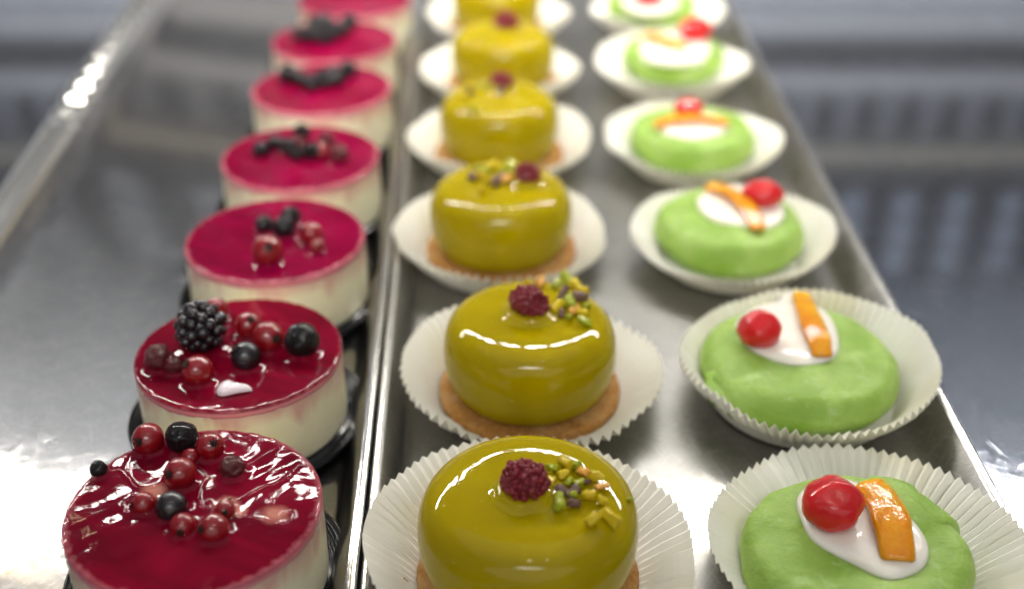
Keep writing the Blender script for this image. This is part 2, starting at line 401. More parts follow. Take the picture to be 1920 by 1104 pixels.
# ------------------------------------------------------------------ trays
def tray(name, mat, lipL, lipR, runL, runR, fl, zl, label, y0=0.10, y1=1.02, wide=False):
    """lipL/lipR: functions Y -> X of the outer lip; walls run inward and down to the floor at z=0"""
    t = thing(name, ((lipL(y0) + lipR(y0)) / 2, y0, 0), label, 'tray', 'steel trays lying side by side in the case')
    ox, oy = t.location.x, y0
    def sec(y, end=0.0):
        L, R = lipL(y), lipR(y)
        pts = []
        nb = 5
        pts += [(L, -zl * 0.15 + zl - 0.0016), (L + 0.0003, zl), (L + fl, zl + 0.0002)]
        for k in range(nb + 1):                     # bend flange -> wall -> floor
            q = k / nb; pts.append((L + fl + 0.001 + q * (runL - 0.005), zl - 0.0006 - (zl - 0.0022) * (q ** 1.15)))
        pts += [(L + fl + runL - 0.0015, 0.0006), (L + fl + runL + 0.002, 0.0)]
        r = []
        r += [(R, -zl * 0.15 + zl - 0.0016), (R - 0.0003, zl), (R - fl, zl + 0.0002)]
        for k in range(nb + 1):
            q = k / nb; r.append((R - fl - 0.001 - q * (runR - 0.005), zl - 0.0006 - (zl - 0.0022) * (q ** 1.15)))
        r += [(R - fl - runR + 0.0015, 0.0006), (R - fl - runR - 0.002, 0.0)]
        allp = pts + r[::-1]
        return [(x - ox, y - oy, max(z, end)) for x, z in allp]
    ny = 60; V, F = [], []
    ys = [y0 + 0.001, y0 + 0.006, y0 + 0.016] + [y0 + 0.02 + (y1 - y0 - 0.04) * i / ny for i in range(ny + 1)] + [y1 - 0.016, y1 - 0.006, y1 - 0.001]
    ends = {0: zl, 1: zl - 0.0008, 2: 0.0006, len(ys) - 3: 0.0006, len(ys) - 2: zl - 0.0008, len(ys) - 1: zl}
    for i, y in enumerate(ys):
        V += sec(y, ends.get(i, 0.0))
    n = len(V) // len(ys)
    for i in range(len(ys) - 1):
        for k in range(n - 1): F.append((i * n + k, i * n + k + 1, (i + 1) * n + k + 1, (i + 1) * n + k))
    me = mesh(name, V, F)
    bm = bmesh.new(); bm.from_mesh(me)
    bmesh.ops.recalc_face_normals(bm, faces=bm.faces)
    if sum(f.normal.z for f in bm.faces) < 0: bmesh.ops.reverse_faces(bm, faces=bm.faces)
    bm.to_mesh(me); bm.free()
    o = link('pan', me, mat, t)
    so = o.modifiers.new('thick', 'SOLIDIFY'); so.thickness = 0.0009; so.offset = -1
    # rolled wire edges along both lips
    for f in (lipL, lipR):
        prof = []; V, F = [], []; nseg = 380; ns = 12
        for i in range(nseg + 1):
            y = y0 + (y1 - y0) * i / nseg
            for k in range(ns):
                a = 2 * PI * k / ns
                bead = 0.0017 * math.sin(2 * PI * y / 0.021) * min(1, max(0, (y - 0.58) / 0.05)) if wide and f is lipL else 0.0
                rr = 0.0090 if wide and f is lipL else 0.0012
                V.append((f(y) - ox + rr * math.cos(a), y - oy, zl - rr * .3 + bead + rr * .65 * math.sin(a)))
        for i in range(nseg):
            for k in range(ns): F.append((i * ns + k, i * ns + (k + 1) % ns, (i + 1) * ns + (k + 1) % ns, (i + 1) * ns + k))
        link('rolled_edge', mesh('rolled_edge', V, F), M['rail_light'], t)
    return t
def lip_mid(y): return -0.0430 - 0.037 * (y - 0.2557)
tray('baking_tray', M['tray_right'], lip_mid, lambda y: 0.1562 - 0.012 * (y - 0.25), 0.0115, 0.0135, 0.0012, 0.012,
     'satin steel tray under the green glazed domes and green marzipan cakes')
tray('baking_tray', M['tray_left'], lambda y: -0.222 - 0.0615 * (y - 0.25), lambda y: lip_mid(y) - 0.0036, 0.016, 0.0105, 0.002, 0.012,
     'scratched steel tray under the row of pink raspberry mousse cakes', wide=True)

# ------------------------------------------------------------------ small shapes
def ico(r, sub=3, fn=None, name='berry'):
    bm = bmesh.new(); bmesh.ops.create_icosphere(bm, subdivisions=sub, radius=1)
    for v in bm.verts:
        d = v.co.normalized(); v.co = d * r * (fn(d) if fn else 1)
    for f in bm.faces: f.smooth = True
    me = bpy.data.meshes.new(name); bm.to_mesh(me); bm.free(); return me

def drupe_mesh(name, r, n, dr, rx=1.0, rz=1.0, hollow=False, seed=0, sub=2):
    """a cluster of drupelets around an ellipsoid core, one mesh"""
    rnd = random.Random(seed); bm = bmesh.new()
    bmesh.ops.create_icosphere(bm, subdivisions=2, radius=r * 0.86)
    for v in bm.verts: v.co.x *= rx; v.co.z *= rz
    for i in range(n):
        z = 1 - 2 * (i + 0.5) / n; ph = i * 2.399963
        q = math.sqrt(1 - z * z)
        d = Vector((q * math.cos(ph), q * math.sin(ph), z))
        if hollow: d = (d + Vector([rnd.uniform(-.1, .1) for _ in range(3)])).normalized()
        lump = 1 + (0.14 * nz(d.x * 1.7 + seed, d.y * 1.7, d.z * 1.7) if hollow else 0)
        c = Vector((d.x * r * rx, d.y * r, d.z * r * rz)) * lump * (rnd.uniform(0.82, 0.92) if hollow else rnd.uniform(.9, .98))
        rr = dr * (rnd.uniform(.75, 1.3) if hollow else rnd.uniform(0.85, 1.12))
        bmesh.ops.create_icosphere(bm, subdivisions=sub, radius=rr, matrix=Matrix.Translation(c) @ Euler((rnd.random() * 6, rnd.random() * 6, 0)).to_matrix().to_4x4())
    if hollow:
        for v in bm.verts:
            if v.co.x < -r * rx * 0.55 and abs(v.co.y) < r * .5 and v.co.z > 0: v.co *= 0.75
    for f in bm.faces: f.smooth = True
    me = bpy.data.meshes.new(name); bm.to_mesh(me); bm.free(); return me

CURR = [ico(1, 3, lambda d, s=s: 1 + 0.03 * nz(d.x * 1.5 + s * 9, d.y * 1.5, d.z * 1.5), 'redcurrant') for s in range(3)]
for q in CURR: q.materials.append(M['currant'])
WRINK = [ico(1, 4, lambda d, s=s: 0.98 + 0.07 * nz(d.x * 2 + s * 7, d.y * 2, d.z * 2) - 0.10 * max(0, .35 - abs(nz(d.x * 3.5 + s, d.y * 3.5, d.z * 3.5))) - .12 * math.exp(-((d - Vector((.2, -.3, .93))).length / .35) ** 2), 'black_berry') for s in range(3)]
for q in WRINK: q.materials.append(M['black'])
WDARK = [ico(1, 4, lambda d, s=s: 0.95 + 0.16 * nz(d.x * 2.4 + s * 5, d.y * 2.4, d.z * 2.4) - 0.12 * abs(nz(d.x * 5 + s, d.y * 5, d.z * 5)), 'shrivelled_berry') for s in range(2)]
for q in WDARK: q.materials.append(M['currant_dark'])
SMOOTHB = ico(1, 3, None, 'blackcurrant'); SMOOTHB.materials.append(M['black_smooth'])
BLACKB = drupe_mesh('blackberry', 0.78, 44, 0.235, 1.0, 1.08, seed=3); BLACKB.materials.append(M['black_smooth'])
RASP = [drupe_mesh('raspberry', 0.87, 120, 0.135, 1.12, 0.80, True, seed=s) for s in (1, 5)]
for q in RASP: q.materials.append(M['raspberry'])
def calyx_mesh():
    bm = bmesh.new()
    bmesh.ops.create_icosphere(bm, subdivisions=1, radius=0.16)
    for k in range(7):
        a = k * 2 * PI / 7
        bmesh.ops.create_cone(bm, cap_ends=True, segments=5, radius1=0.07, radius2=0.01, depth=0.26,
            matrix=Matrix.Translation((0.15 * math.cos(a), 0.15 * math.sin(a), 0.06)) @ Euler((0, 0.9, a), 'XYZ').to_matrix().to_4x4())
    for f in bm.faces: f.smooth = True
    me = bpy.data.meshes.new('calyx'); bm.to_mesh(me); bm.free(); me.materials.append(M['calyx']); return me
CALYX = calyx_mesh()

# ------------------------------------------------------------------ pink mousse cakes on black boards
def board(x, y, label):
    prof = [(0.0385, 0.0), (0.0400, 0.0), (0.0412, 0.0008), (0.0422, 0.0026), (0.0427, 0.0044), (0.0421, 0.0050), (0.0416, 0.0043), (0.0411, 0.0034),
            (0.0408, 0.0040), (0.0405, 0.0040), (0.0402, 0.0026), (0.0399, 0.0032), (0.0396, 0.0032), (0.0392, 0.0018), (0.0389, 0.0024), (0.0386, 0.0024), (0.0380, 0.0012), (0.0377, BT * .8), (0.02, BT * .8), (0.0, BT * .8)]
    if not hasattr(board, 'me'):
        board.me = lathe('cake_board', smooth_profile(prof, 2) , 96); board.me.materials.append(M['board'])
    o = link('cake_board', board.me, None, loc=(x, y, 0.0002))
    o.scale = (1, 1, 1)
    return tag(o, label, 'cake board', 'black round boards under the mousse cakes')

def mousse_cake(i, px, py, R, label, blabel, berries, hi, glz, dx=0.0):
    topz = BT + MH
    p, _ = on_plane(px, py, topz + 0.002)
    x, y = p.x, p.y
    board(x + 0.0008, y - 0.0005, blabel)
    root = thing('mousse_cake', (x, y, BT), label, 'cake', 'pink raspberry mousse cakes in a row')
    s = i * 11.3
    nt = 160 if hi else 80
    k = R / MR
    def fb(r, z, t):
        rr = r * (1 + 0.006 * nz(math.cos(t) * 1.5 + s, math.sin(t) * 1.5, z * 60))
        return (rr * math.cos(t), rr * math.sin(t), z)
    link('mousse_body', lathe('mousse_body', smooth_profile([(0, 0), (R * .97, 0), (R * .996, 0.0008), (R * .998, .004), (R * .997, MH * .5), (R * .995, MH - 0.002), (R * .99, MH - 0.0005), (0, MH - 0.0005)], 4), nt, fb), M['mousse'], root)
    # glaze: height field with menisci round the berries, flow ridges and ripples
    spots = []
    for kind, bx, by, br in berries:
        q, z = on_plane(bx, by, topz + 0.003)
        rm = br * z / FPX
        q, z = on_plane(bx, by, topz + 0.0015 + rm * (0.72 if i or len(spots) in (0, 1, 2, 4, 11) else 0.42))
        spots.append((kind, q.x - x, q.y - y, br * z / FPX * (1.15 if i > 3 else 1), q.z + (.0008 if i > 3 else 0)))
    amp = 0.42 if i == 0 else 0.35
    ridges = []
    if i == 0:
        def loc(a, b): q, _ = on_plane(a, b, topz + 0.002); return Vector((q.x - x, q.y - y, 0))
        for ln in ([(252, 845), (238, 872), (244, 900), (262, 915), (300, 908)], [(372, 872), (388, 890), (376, 915), (372, 935)],
                   [(205, 885), (225, 880), (236, 895)], [(440, 970), (480, 972), (512, 982), (545, 978), (548, 962), (530, 964)],
                   [(455, 935), (490, 915), (530, 900), (560, 870)], [(250, 930), (232, 945), (236, 962)], [(470, 868), (500, 850), (520, 838)],
                   [(372, 935), (380, 955), (395, 952), (390, 940)]):
            ridges.append(curve_pts([loc(a, b) for a, b in ln], 6))
    def hfield(X, Y):
        am = amp * (1 - 0.75 * math.exp(-((X - .004) ** 2 + (Y + .020) ** 2) / 1.7e-4)) * (1.25 if X > .006 and Y > 0 else 1)
        h = 0.00022 * am * nz(X * 130 + s, Y * 130, 1.1) + 0.00035 * am * nz(X * 45 + s, Y * 60, 4.2)
        w_ = nz((X * .8 + Y * .6) * 40 + s, (X * -.6 + Y * .8) * 240 + 2 * nz(X * 50, Y * 50, s), 2.0)
        h += 0.00016 * am * w_
        for kind, bx, by, br, bz in spots:
            d = math.hypot(X - bx, Y - by) / br
            if d < 2.2: h += 0.0011 * math.exp(-((d - 0.75) / 0.33) ** 2)
        for rd in ridges:
            if abs(X - rd[0].x) < .03 and abs(Y - rd[0].y) < .03:
                d = min((X - q.x) ** 2 + (Y - q.y) ** 2 for q in rd)
                if d < 4e-6: h += 0.0005 * math.exp(-d / 3.2e-7)
        return h
    nr = 72 if hi else 26
    GT = 0.0018
    prof = [(R * .97, MH - 0.0013), (R * .9965, MH - 0.0011), (R * .999, MH - 0.0002), (R * .998, MH + GT * .6), (R * .992, MH + GT * .88), (R * .98, MH + GT * .98)]
    prof += [(R * .96 * (1 - (j + 0.0) / nr), MH + GT) for j in range(nr)] + [(0, MH + GT)]
    def fg(r, z, t):
        X, Y = r * math.cos(t), r * math.sin(t)
        if z > MH + GT * .7:
            fade = min(1, max(0, (R - r) / (R * .04)))
            z += hfield(X, Y) * fade + 0.0005 * (1 - fade) * nz(X * 420, Y * 420, s)
        elif z < MH - 0.001:
            z += 0.0006 * nz(math.cos(t) * 6 + s, math.sin(t) * 6, 0) + 0.0004 * nz(math.cos(t) * 20 + s, math.sin(t) * 20, 5)
        return (X, Y, z)
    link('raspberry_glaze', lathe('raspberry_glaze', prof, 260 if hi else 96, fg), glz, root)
    RF = R * 1.0015
    def ff(r, z, t):
        rr = r + 0.00018 * nz(math.cos(t) * 3 + s, math.sin(t) * 3, z * 40)
        return (rr * math.cos(t), rr * math.sin(t), z)
    link('acetate_collar', lathe('acetate_collar', [(RF, 0.0005), (RF, MH * .5), (RF, MH + 0.0012)], nt, ff), M['film'], root)
    rnd = random.Random(i)
    for n_, (kind, bx, by, br, bz) in enumerate(spots):
        rot = (rnd.uniform(-.5, .5), rnd.uniform(-.5, .5), rnd.uniform(0, 6))
        L = (bx, by, bz - BT)
        if kind == 'r': o = link('redcurrant', CURR[n_ % 3], None, root, L, rot, (br,) * 3)
        elif kind == 'b': o = link('black_berry', WRINK[n_ % 3], None, root, L, rot, (br,) * 3)
        elif kind == 's': o = link('blackcurrant', SMOOTHB, None, root, L, rot, (br,) * 3)
        elif kind == 'd': o = link('shrivelled_berry', WDARK[n_ % 2], None, root, L, rot, (br,) * 3)
        elif kind == 'B': o = link('blackberry', BLACKB, None, root, (bx, by, bz - BT + br * .12), rot, (br,) * 3)
        if kind in 'rs' and hi and n_ != 1:
            o.rotation_euler = (rnd.uniform(.4, 1.5), rnd.uniform(-.7, .7), rnd.uniform(-1, 1))
            if i == 0 and n_ == 0: o.rotation_euler = (1.15, 0.0, -0.35)
            link('calyx', CALYX, None, o, (0, 0, 0.98), scale=(1.5, 1.5, .9))
    return root, x, y, topz

cakes = [
 (364, 948, 0.0374, 'nearest mousse cake, rippled crimson glaze, many redcurrants and a black berry on its left rim',
  'black ridged board under the nearest, most rippled mousse cake', 1, 'glaze_near',
  [('r', 278, 822, 30), ('b', 341, 819, 32), ('r', 395, 836, 27), ('r', 357, 857, 18), ('r', 338, 887, 31), ('d', 436, 877, 27), ('r', 270, 944, 23),
   ('s', 322, 950, 31), ('r', 343, 985, 25), ('r', 401, 991, 30), ('r', 422, 957, 20), ('b', 185, 879, 17), ('b', 432, 938, 6)]),
 (448, 657, 0.0361, 'mousse cake with one large blackberry and a pale flake on its red glaze',
  'black board under the mousse cake that carries the large blackberry', 1, 'glaze_front',
  [('B', 377, 618, 52), ('r', 405, 580, 23), ('r', 466, 610, 26), ('r', 503, 632, 30), ('b', 566, 638, 34), ('s', 461, 668, 29), ('r', 371, 695, 30), ('d', 297, 670, 27), ('d', 326, 684, 20)]),
 (516, 445, 0.0368, 'third mousse cake from the front, dark berries over a redcurrant pair near its centre',
  'black board under the third mousse cake from the front', 1, 'glaze',
  [('b', 496, 421, 18), ('b', 533, 427, 22), ('b', 545, 405, 20), ('r', 502, 470, 30), ('r', 583, 438, 22), ('r', 594, 462, 15)]),
 (563, 292, 0.0369, 'fourth mousse cake from the front, dark berries spread over a pink-rimmed glaze',
  'black board under the fourth mousse cake from the front', 0, 'glaze',
  [('b', 490, 281, 17), ('b', 566, 247, 17), ('b', 538, 275, 18), ('b', 584, 284, 19), ('d', 560, 268, 14), ('d', 612, 264, 17), ('d', 636, 288, 19), ('b', 516, 268, 16), ('r', 602, 284, 16), ('b', 556, 290, 14)]),
 (603, 164, 0.0371, 'fifth mousse cake from the front, a slanting line of dark berries on top',
  'black board under the fifth mousse cake from the front', 0, 'glaze',
  [('b', 584, 160, 15), ('b', 602, 147, 14), ('b', 622, 141, 14), ('b', 652, 134, 16), ('b', 540, 142, 17), ('b', 632, 152, 14), ('b', 612, 158, 12), ('b', 562, 150, 14)]),
 (626, 74, 0.0365, 'sixth mousse cake from the front, a broad heap of dark red berries',
  'black board under the sixth mousse cake from the front', 0, 'glaze',
  [('b', 583, 68, 17), ('b', 606, 50, 20), ('b', 590, 42, 12), ('b', 655, 44, 15), ('b', 630, 62, 16), ('b', 562, 68, 14), ('b', 642, 58, 14), ('b', 610, 74, 15), ('b', 597, 58, 14)]),
 (665, -2, 0.0364, 'farthest mousse cake, its red top cut by the upper edge of the photo',
  'black board under the farthest mousse cake at the upper edge of the photo', 0, 'glaze', []),
]
for i, (px, py, R, lab, bl, hi, g, bs) in enumerate(cakes):
    root, x, y, tz = mousse_cake(i, px, py, R, lab, bl, bs, hi, M[g])
    if i == 1:
        a, _ = on_plane(436, 724, tz + 0.0035)
        pts = [(-.0052, -.0018), (-.0048, .0022), (-.002, .0042), (.0010, .0018), (.0050, .0002), (.0062, -.0016), (.002, -.0024), (-.001, -.0030), (-.0035, -.0034)]
        out = curve_pts([Vector((u, v, 0)) for u, v in pts], 5, True); V, F = [], []; n = len(out)
        for s_, zz_ in ((1, 0), (.98, .0009), (.8, .0018), (.45, .0021), (.1, .0022)):
            V += [(q.x * s_, q.y * s_, zz_ + .0004 * nz(q.x * 900, q.y * 900, s_)) for q in out]
        for r_ in range(4):
            for k in range(n): F.append((r_ * n + k, r_ * n + (k + 1) % n, (r_ + 1) * n + (k + 1) % n, (r_ + 1) * n + k))
        F.append(tuple(4 * n + k for k in range(n)))
        link('pale_flake', mesh('pale_flake', V, F), M['flake'], root, (a.x - x, a.y - y, tz - BT + .0022), rot=(0, 0, .15))

# ------------------------------------------------------------------ paper cases
def paper_case(x, y, seed, label, group, rb=0.0345, R=0.0485, H=0.0145, tiltdir=0.0, tilt=0.0, ov=0.0, ovd=0.0, n=80, floor_z=0.0008, pa=0.0011):
    rnd = random.Random(seed)
    a2, a3 = rnd.uniform(0, 6), rnd.uniform(0, 6)
    NS = 4; nt = n * NS
    rows = [(0.0, 0), (0.3, 0), (0.7, 0), (0.97, 0.0)]
    nw = 9
    ampj = [rnd.uniform(.75, 1.25) for _ in range(n)]
    V, F, idx = [], [], []
    def P(sv, k, wall):
        t = 2 * PI * (k + 0.0) / nt
        if not wall:
            r = rb * sv; return (r * math.cos(t), r * math.sin(t), floor_z)
        kk = (k // NS) % n; ph = (k % NS) / NS
        A = ampj[kk]
        tri = (1 - abs(ph * 2 - 1) * 2)               # -1 .. 1 zigzag
        hh = H * (1 + 0.10 * math.cos(2 * t - a2) + 0.05 * math.cos(3 * t - a3) + tilt * math.cos(t - tiltdir))
        RR = R * (1 + 0.010 * math.cos(2 * t - a3) - 0.25 * tilt * math.cos(t - tiltdir) * 0.25 + ov * max(0, math.cos(t - ovd)) ** 3)
        e = sv
        r = rb + (RR - rb) * (0.10 * e + 0.90 * e ** 1.05) if e < 1 else RR
        z = floor_z + hh * (e ** 0.92)
        amp = pa * min(1, e * 1.8) * A * (0.95 + 0.8 * nz(math.cos(t) * 2 + seed, math.sin(t) * 2, 7))
        # pleat normal is perpendicular to wall slope
        sl = math.atan2(hh, RR - rb)
        r += -math.sin(sl) * tri * amp; z += math.cos(sl) * tri * amp
        if e >= 0.999:                                 # pinked edge
            r += 0.00045 * tri; z += 0.0004 * tri
        tt = t + 0.004 * nz(t * 9, e * 3, seed)
        r += 0.0012 * e * nz(math.cos(t) * 2.5, math.sin(t) * 2.5, seed + 1); z += 0.0012 * e * nz(t * 2.3, e * 2, seed + 3.3)
        return (r * math.cos(tt), r * math.sin(tt), z)
    V.append((0, 0, floor_z)); prev = None
    for sv, wall in [(0.4, False), (0.8, False), (0.98, False)] + [(0.02 + 0.98 * j / nw, True) for j in range(nw + 1)]:
        row = []
        for k in range(nt): row.append(len(V)); V.append(P(sv, k, wall))
        if prev is None:
            for k in range(nt): F.append((0, row[k], row[(k + 1) % nt]))
        else:
            for k in range(nt): F.append((prev[k], row[k], row[(k + 1) % nt], prev[(k + 1) % nt]))
        prev = row
    me = mesh('paper_case', V, F, smooth=False)
    o = link('paper_case', me, M['paper'], loc=(x, y, 0))
    so = o.modifiers.new('thick', 'SOLIDIFY'); so.thickness = 0.00012; so.offset = 0
    return tag(o, label, 'paper case', group)

# ------------------------------------------------------------------ green glazed domes
DP = [(0.0, 0.0), (0.0225, 0.0), (0.0258, 0.0010), (0.0284, 0.0048), (0.0300, 0.0105), (0.0305, 0.0160), (0.0301, 0.0215), (0.0286, 0.0260), (0.0262, 0.0288),
      (0.0232, 0.0302), (0.0190, 0.0307), (0.0120, 0.0306), (0.005, 0.0304), (0.0, 0.0304)]
DPS = smooth_profile(DP, 6)
def dome_h(r):
    r = abs(r)
    best = 0.0304
    for (r0, z0), (r1, z1) in zip(DPS, DPS[1:]):
        if z0 > 0.0159 and min(r0, r1) <= r <= max(r0, r1): return z0 + (z1 - z0) * (0 if r1 == r0 else (r - r0) / (r1 - r0))
    return 0.0304 if r < 0.02 else 0.018
NUTM = []
def nut_mesh(s):
    rnd = random.Random(s); bm = bmesh.new()
    bmesh.ops.create_cube(bm, size=1.5)
    for v in bm.verts: v.co = Vector((v.co.x * rnd.uniform(.8, 1.3), v.co.y * rnd.uniform(.5, .85), v.co.z * rnd.uniform(.4, .85)))
    bmesh.ops.bevel(bm, geom=bm.edges[:], offset=0.16, segments=1, affect='EDGES')
    bmesh.ops.subdivide_edges(bm, edges=bm.edges[:], cuts=1, use_grid_fill=True)
    for v in bm.verts: v.co += Vector((nz(v.co.x * 2, v.co.y * 2, s), nz(v.co.y * 2, v.co.z * 2, s + 4), nz(v.co.z * 2, v.co.x * 2, s + 8))) * .45 + Vector((nz(v.co.x * 6, v.co.y * 6, s), nz(v.co.y * 6, v.co.z * 6, s), 0)) * .12
    for f in bm.faces: f.smooth = True
    me = bpy.data.meshes.new('pistachio_piece'); bm.to_mesh(me); bm.free(); return me
NUTS = {}
for ck in 'ygpo':
    NUTS[ck] = []
    for s in range(4):
        q = nut_mesh(s * 3 + ord(ck)); q.materials.append(M['nut_' + ck]); NUTS[ck].append(q)

def glazed_dome(i, px, py, label, rasp, nuts, scale=1.0, nt=144):
    BZ = 0.0052                                    # biscuit thickness
    zc = 0.0012
    p, _ = on_plane(px, py, zc + BZ + 0.0155)
    x, y = p.x, p.y
    root = thing('glazed_dome_cake', (x, y, zc), label, 'cake', 'green glazed dome cakes on biscuits')
    s = i * 7.7
    def fbis(r, z, t):
        q = r * (1 + 0.012 * nz(math.cos(t) * 3 + s, math.sin(t) * 3, 0) + 0.014 * nz(math.cos(t) * 22, math.sin(t) * 22, z * 500 + s))
        return (q * math.cos(t), q * math.sin(t), z + (0.0004 * nz(r * 200 + s, t * 12, 0) if z > .003 else 0))
    link('biscuit_base', lathe('biscuit_base', smooth_profile([(0, 0), (0.0320, 0), (0.0333, 0.0012), (0.0338, 0.003), (0.0332, 0.0048), (0.0318, BZ + .0002), (0.026, BZ + .0003), (0, BZ)], 4), nt, fbis), M['biscuit'], root)
    def fd(r, z, t):
        X, Y = r * math.cos(t), r * math.sin(t)
        k = 1 + 0.006 * nz(math.cos(t) * 1.3 + s, math.sin(t) * 1.3, z * 50)
        lower = max(0, 1 - z / 0.004)
        k += lower * 0.03 * nz(math.cos(t) * 5 + s, math.sin(t) * 5, 2)
        if rasp:
            pass
        return (X * k * scale, Y * k * scale, z + BZ - 0.0003)
    link('mirror_glazed_dome', lathe('mirror_glazed_dome', DPS, nt, fd), M['dome'], root)
    def put(bx, by, extra):
        h = 0.0303
        for _ in range(6):
            q, z = on_plane(bx, by, zc + BZ + h + extra)
            r = math.hypot(q.x - x, q.y - y); h = dome_h(min(r / scale, 0.0303))
        return q.x - x, q.y - y, BZ + h, z
    rnd = random.Random(40 + i)
    if rasp:
        bx, by, br, rot, k = rasp
        X, Y, h, z = put(bx, by, br * .78 * 0.35 / FPX)
        rm = br * z / FPX
        link('raspberry', RASP[k], None, root, (X, Y, h + rm * .52), rot, (rm,) * 3)
        # clear gel pooled round the raspberry: a low fillet in the glaze
        def fgel(r, zz, t):
            q = rm * 1.02 * r * (1 + .10 * nz(math.cos(t) * 2, math.sin(t) * 2, s)); return (q * math.cos(t), q * math.sin(t), zz)
        link('glaze_meniscus', lathe('glaze_meniscus', smooth_profile([(1.42, -.0004), (1.25, .0001), (1.1, .0005), (0.98, .0013), (0.8, .0017), (0, .0017)], 3), 48, fgel), M['dome'], root, (X, Y, h))
    for j, (bx, by, ck, sz) in enumerate(nuts):
        X, Y, h, z = put(bx, by, 0.0012)
        rm = sz * 1.62 * z / FPX
        link('pistachio_piece', NUTS[ck][j % 4], None, root, (X, Y, h + rm * .5), (rnd.uniform(-.6, .6), rnd.uniform(-.6, .6), rnd.uniform(0, 6)), (rm * rnd.uniform(.8, 1.35), rm * rnd.uniform(.7, 1.1), rm * rnd.uniform(.7, 1.1)))
    return root, x, y

def c4(L, d=3.0, ox=660, oy=780): return [(ox + a / d, oy + b / d, c, s_) for a, b, c, s_ in L]
n1 = c4([(1130, 290, 'g', 9), (1200, 270, 'y', 12), (1190, 322, 'y', 9), (1265, 275, 'g', 9), (1298, 312, 'o', 10), (1112, 376, 'y', 11), (1218, 370, 'g', 9), (1275, 378, 'g', 9), (1366, 338, 'y', 10),
         (1412, 392, 'o', 9), (1160, 482, 'g', 12), (1186, 418, 'p', 9), (1245, 425, 'p', 10), (1252, 490, 'p', 10), (1338, 445, 'y', 12), (1408, 470, 'y', 9), (1445, 565, 'y', 13), (1350, 585, 'y', 12), (1236, 440, 'g', 8), (1310, 360, 'p', 7), (1570, 460, 'g', 7)])
n2 = c4([(1060, 238, 'y', 9), (1140, 190, 'g', 10), (1160, 115, 'y', 12), (1198, 185, 'p', 9), (1230, 240, 'g', 9), (1090, 165, 'p', 10), (1155, 262, 'o', 9), (1205, 275, 'y', 9), (1215, 330, 'g', 9), (1050, 110, 'g', 9),
         (1110, 85, 'g', 10), (950, 100, 'o', 8), (1130, 300, 'g', 7), (1210, 145, 'y', 9), (1135, 235, 'g', 9), (880, 90, 'y', 7), (1080, 280, 'p', 7)], 3.246, 720, 500)
n3 = c4([(650, 205, 'p', 8), (760, 150, 'g', 9), (715, 185, 'y', 8), (745, 235, 'y', 8), (825, 245, 'p', 9), (868, 205, 'p', 8), (940, 120, 'g', 8), (890, 160, 'g', 8), (725, 300, 'y', 8), (910, 225, 'o', 9), (800, 120, 'y', 8), (960, 170, 'g', 7), (690, 140, 'g', 7)], 3.943, 720, 280)
n4 = [(883, 172, 'p', 6), (886, 205, 'g', 6), (868, 186, 'y', 5), (930, 165, 'g', 6), (922, 150, 'y', 5), (868, 214, 'y', 6), (938, 172, 'p', 6), (905, 160, 'g', 5), (880, 158, 'y', 5)]
domes = [
 (990, 990, 'nearest green glazed dome cake, raspberry and scattered chopped pistachios on its right', (983, 890, 50, (0.1, .1, 0.2), 0), n1),
 (993, 655, 'second green dome cake from the front, raspberry and pistachio heap at its back edge', (992, 562, 42, (.3, .0, 2.2), 1), n2),
 (939, 402, 'third green dome cake from the front, pistachio crumbs left of its raspberry', (990, 326, 28, (0.2, .3, 1.0), 0), n3),
 (936, 230, 'fourth green dome cake from the front, pistachios trailing down its left side', (941, 154, 24, (.1, 0, 3.0), 1), n4),
 (943, 105, 'fifth green dome cake from the front, a dull raspberry and no nuts', (950, 44, 26, (0, 0.2, .6), 0), []),
 (931, 8, 'farthest green dome cake, cut by the upper edge of the photo', None, []),
]
dcups = ['flattened pleated paper case around the nearest green glazed dome cake', 'paper case of the second green dome from the front, bulging on its right',
  'smooth-rimmed paper case under the third green dome from the front', 'paper case under the fourth green dome from the front', 'blurred paper case under the fifth green dome from the front',
  'blurred paper case under the farthest green dome at the upper edge of the photo']
dcup_par = [dict(R=0.0500, H=0.0135, tiltdir=2.7, tilt=0.28, ov=0.0, rb=.033, pa=.0008), dict(pa=.0017, n=66, R=0.0468, H=0.0135, rb=.033, tiltdir=2.6, tilt=0.2, ov=0.06, ovd=0.3), dict(pa=.0017, n=66, R=0.0470, H=0.0150, tiltdir=2.8, tilt=.1),
  dict(R=0.0472, H=0.0150, pa=.0015, n=66), dict(R=0.0470, H=0.0150, pa=.0015, n=66), dict(R=0.047, H=0.015, pa=.0015, n=66)]
cupc = [(985, 1000), (986, 690), (934, 440), (938, 262), (931, 130), (938, 25)]
for i, (px, py, lab, ra, nu) in enumerate(domes):
    root, x, y = glazed_dome(i, px, py, lab, ra, nu, scale=(1.075, 1.035, 1.03, 1.01, .99, .96)[i])
    q, _ = on_plane(*cupc[i], 0.012)
    paper_case(q.x * .5 + x * .5, q.y * .4 + y * .6, i + 1, dcups[i], 'white pleated paper cases', **dcup_par[i])

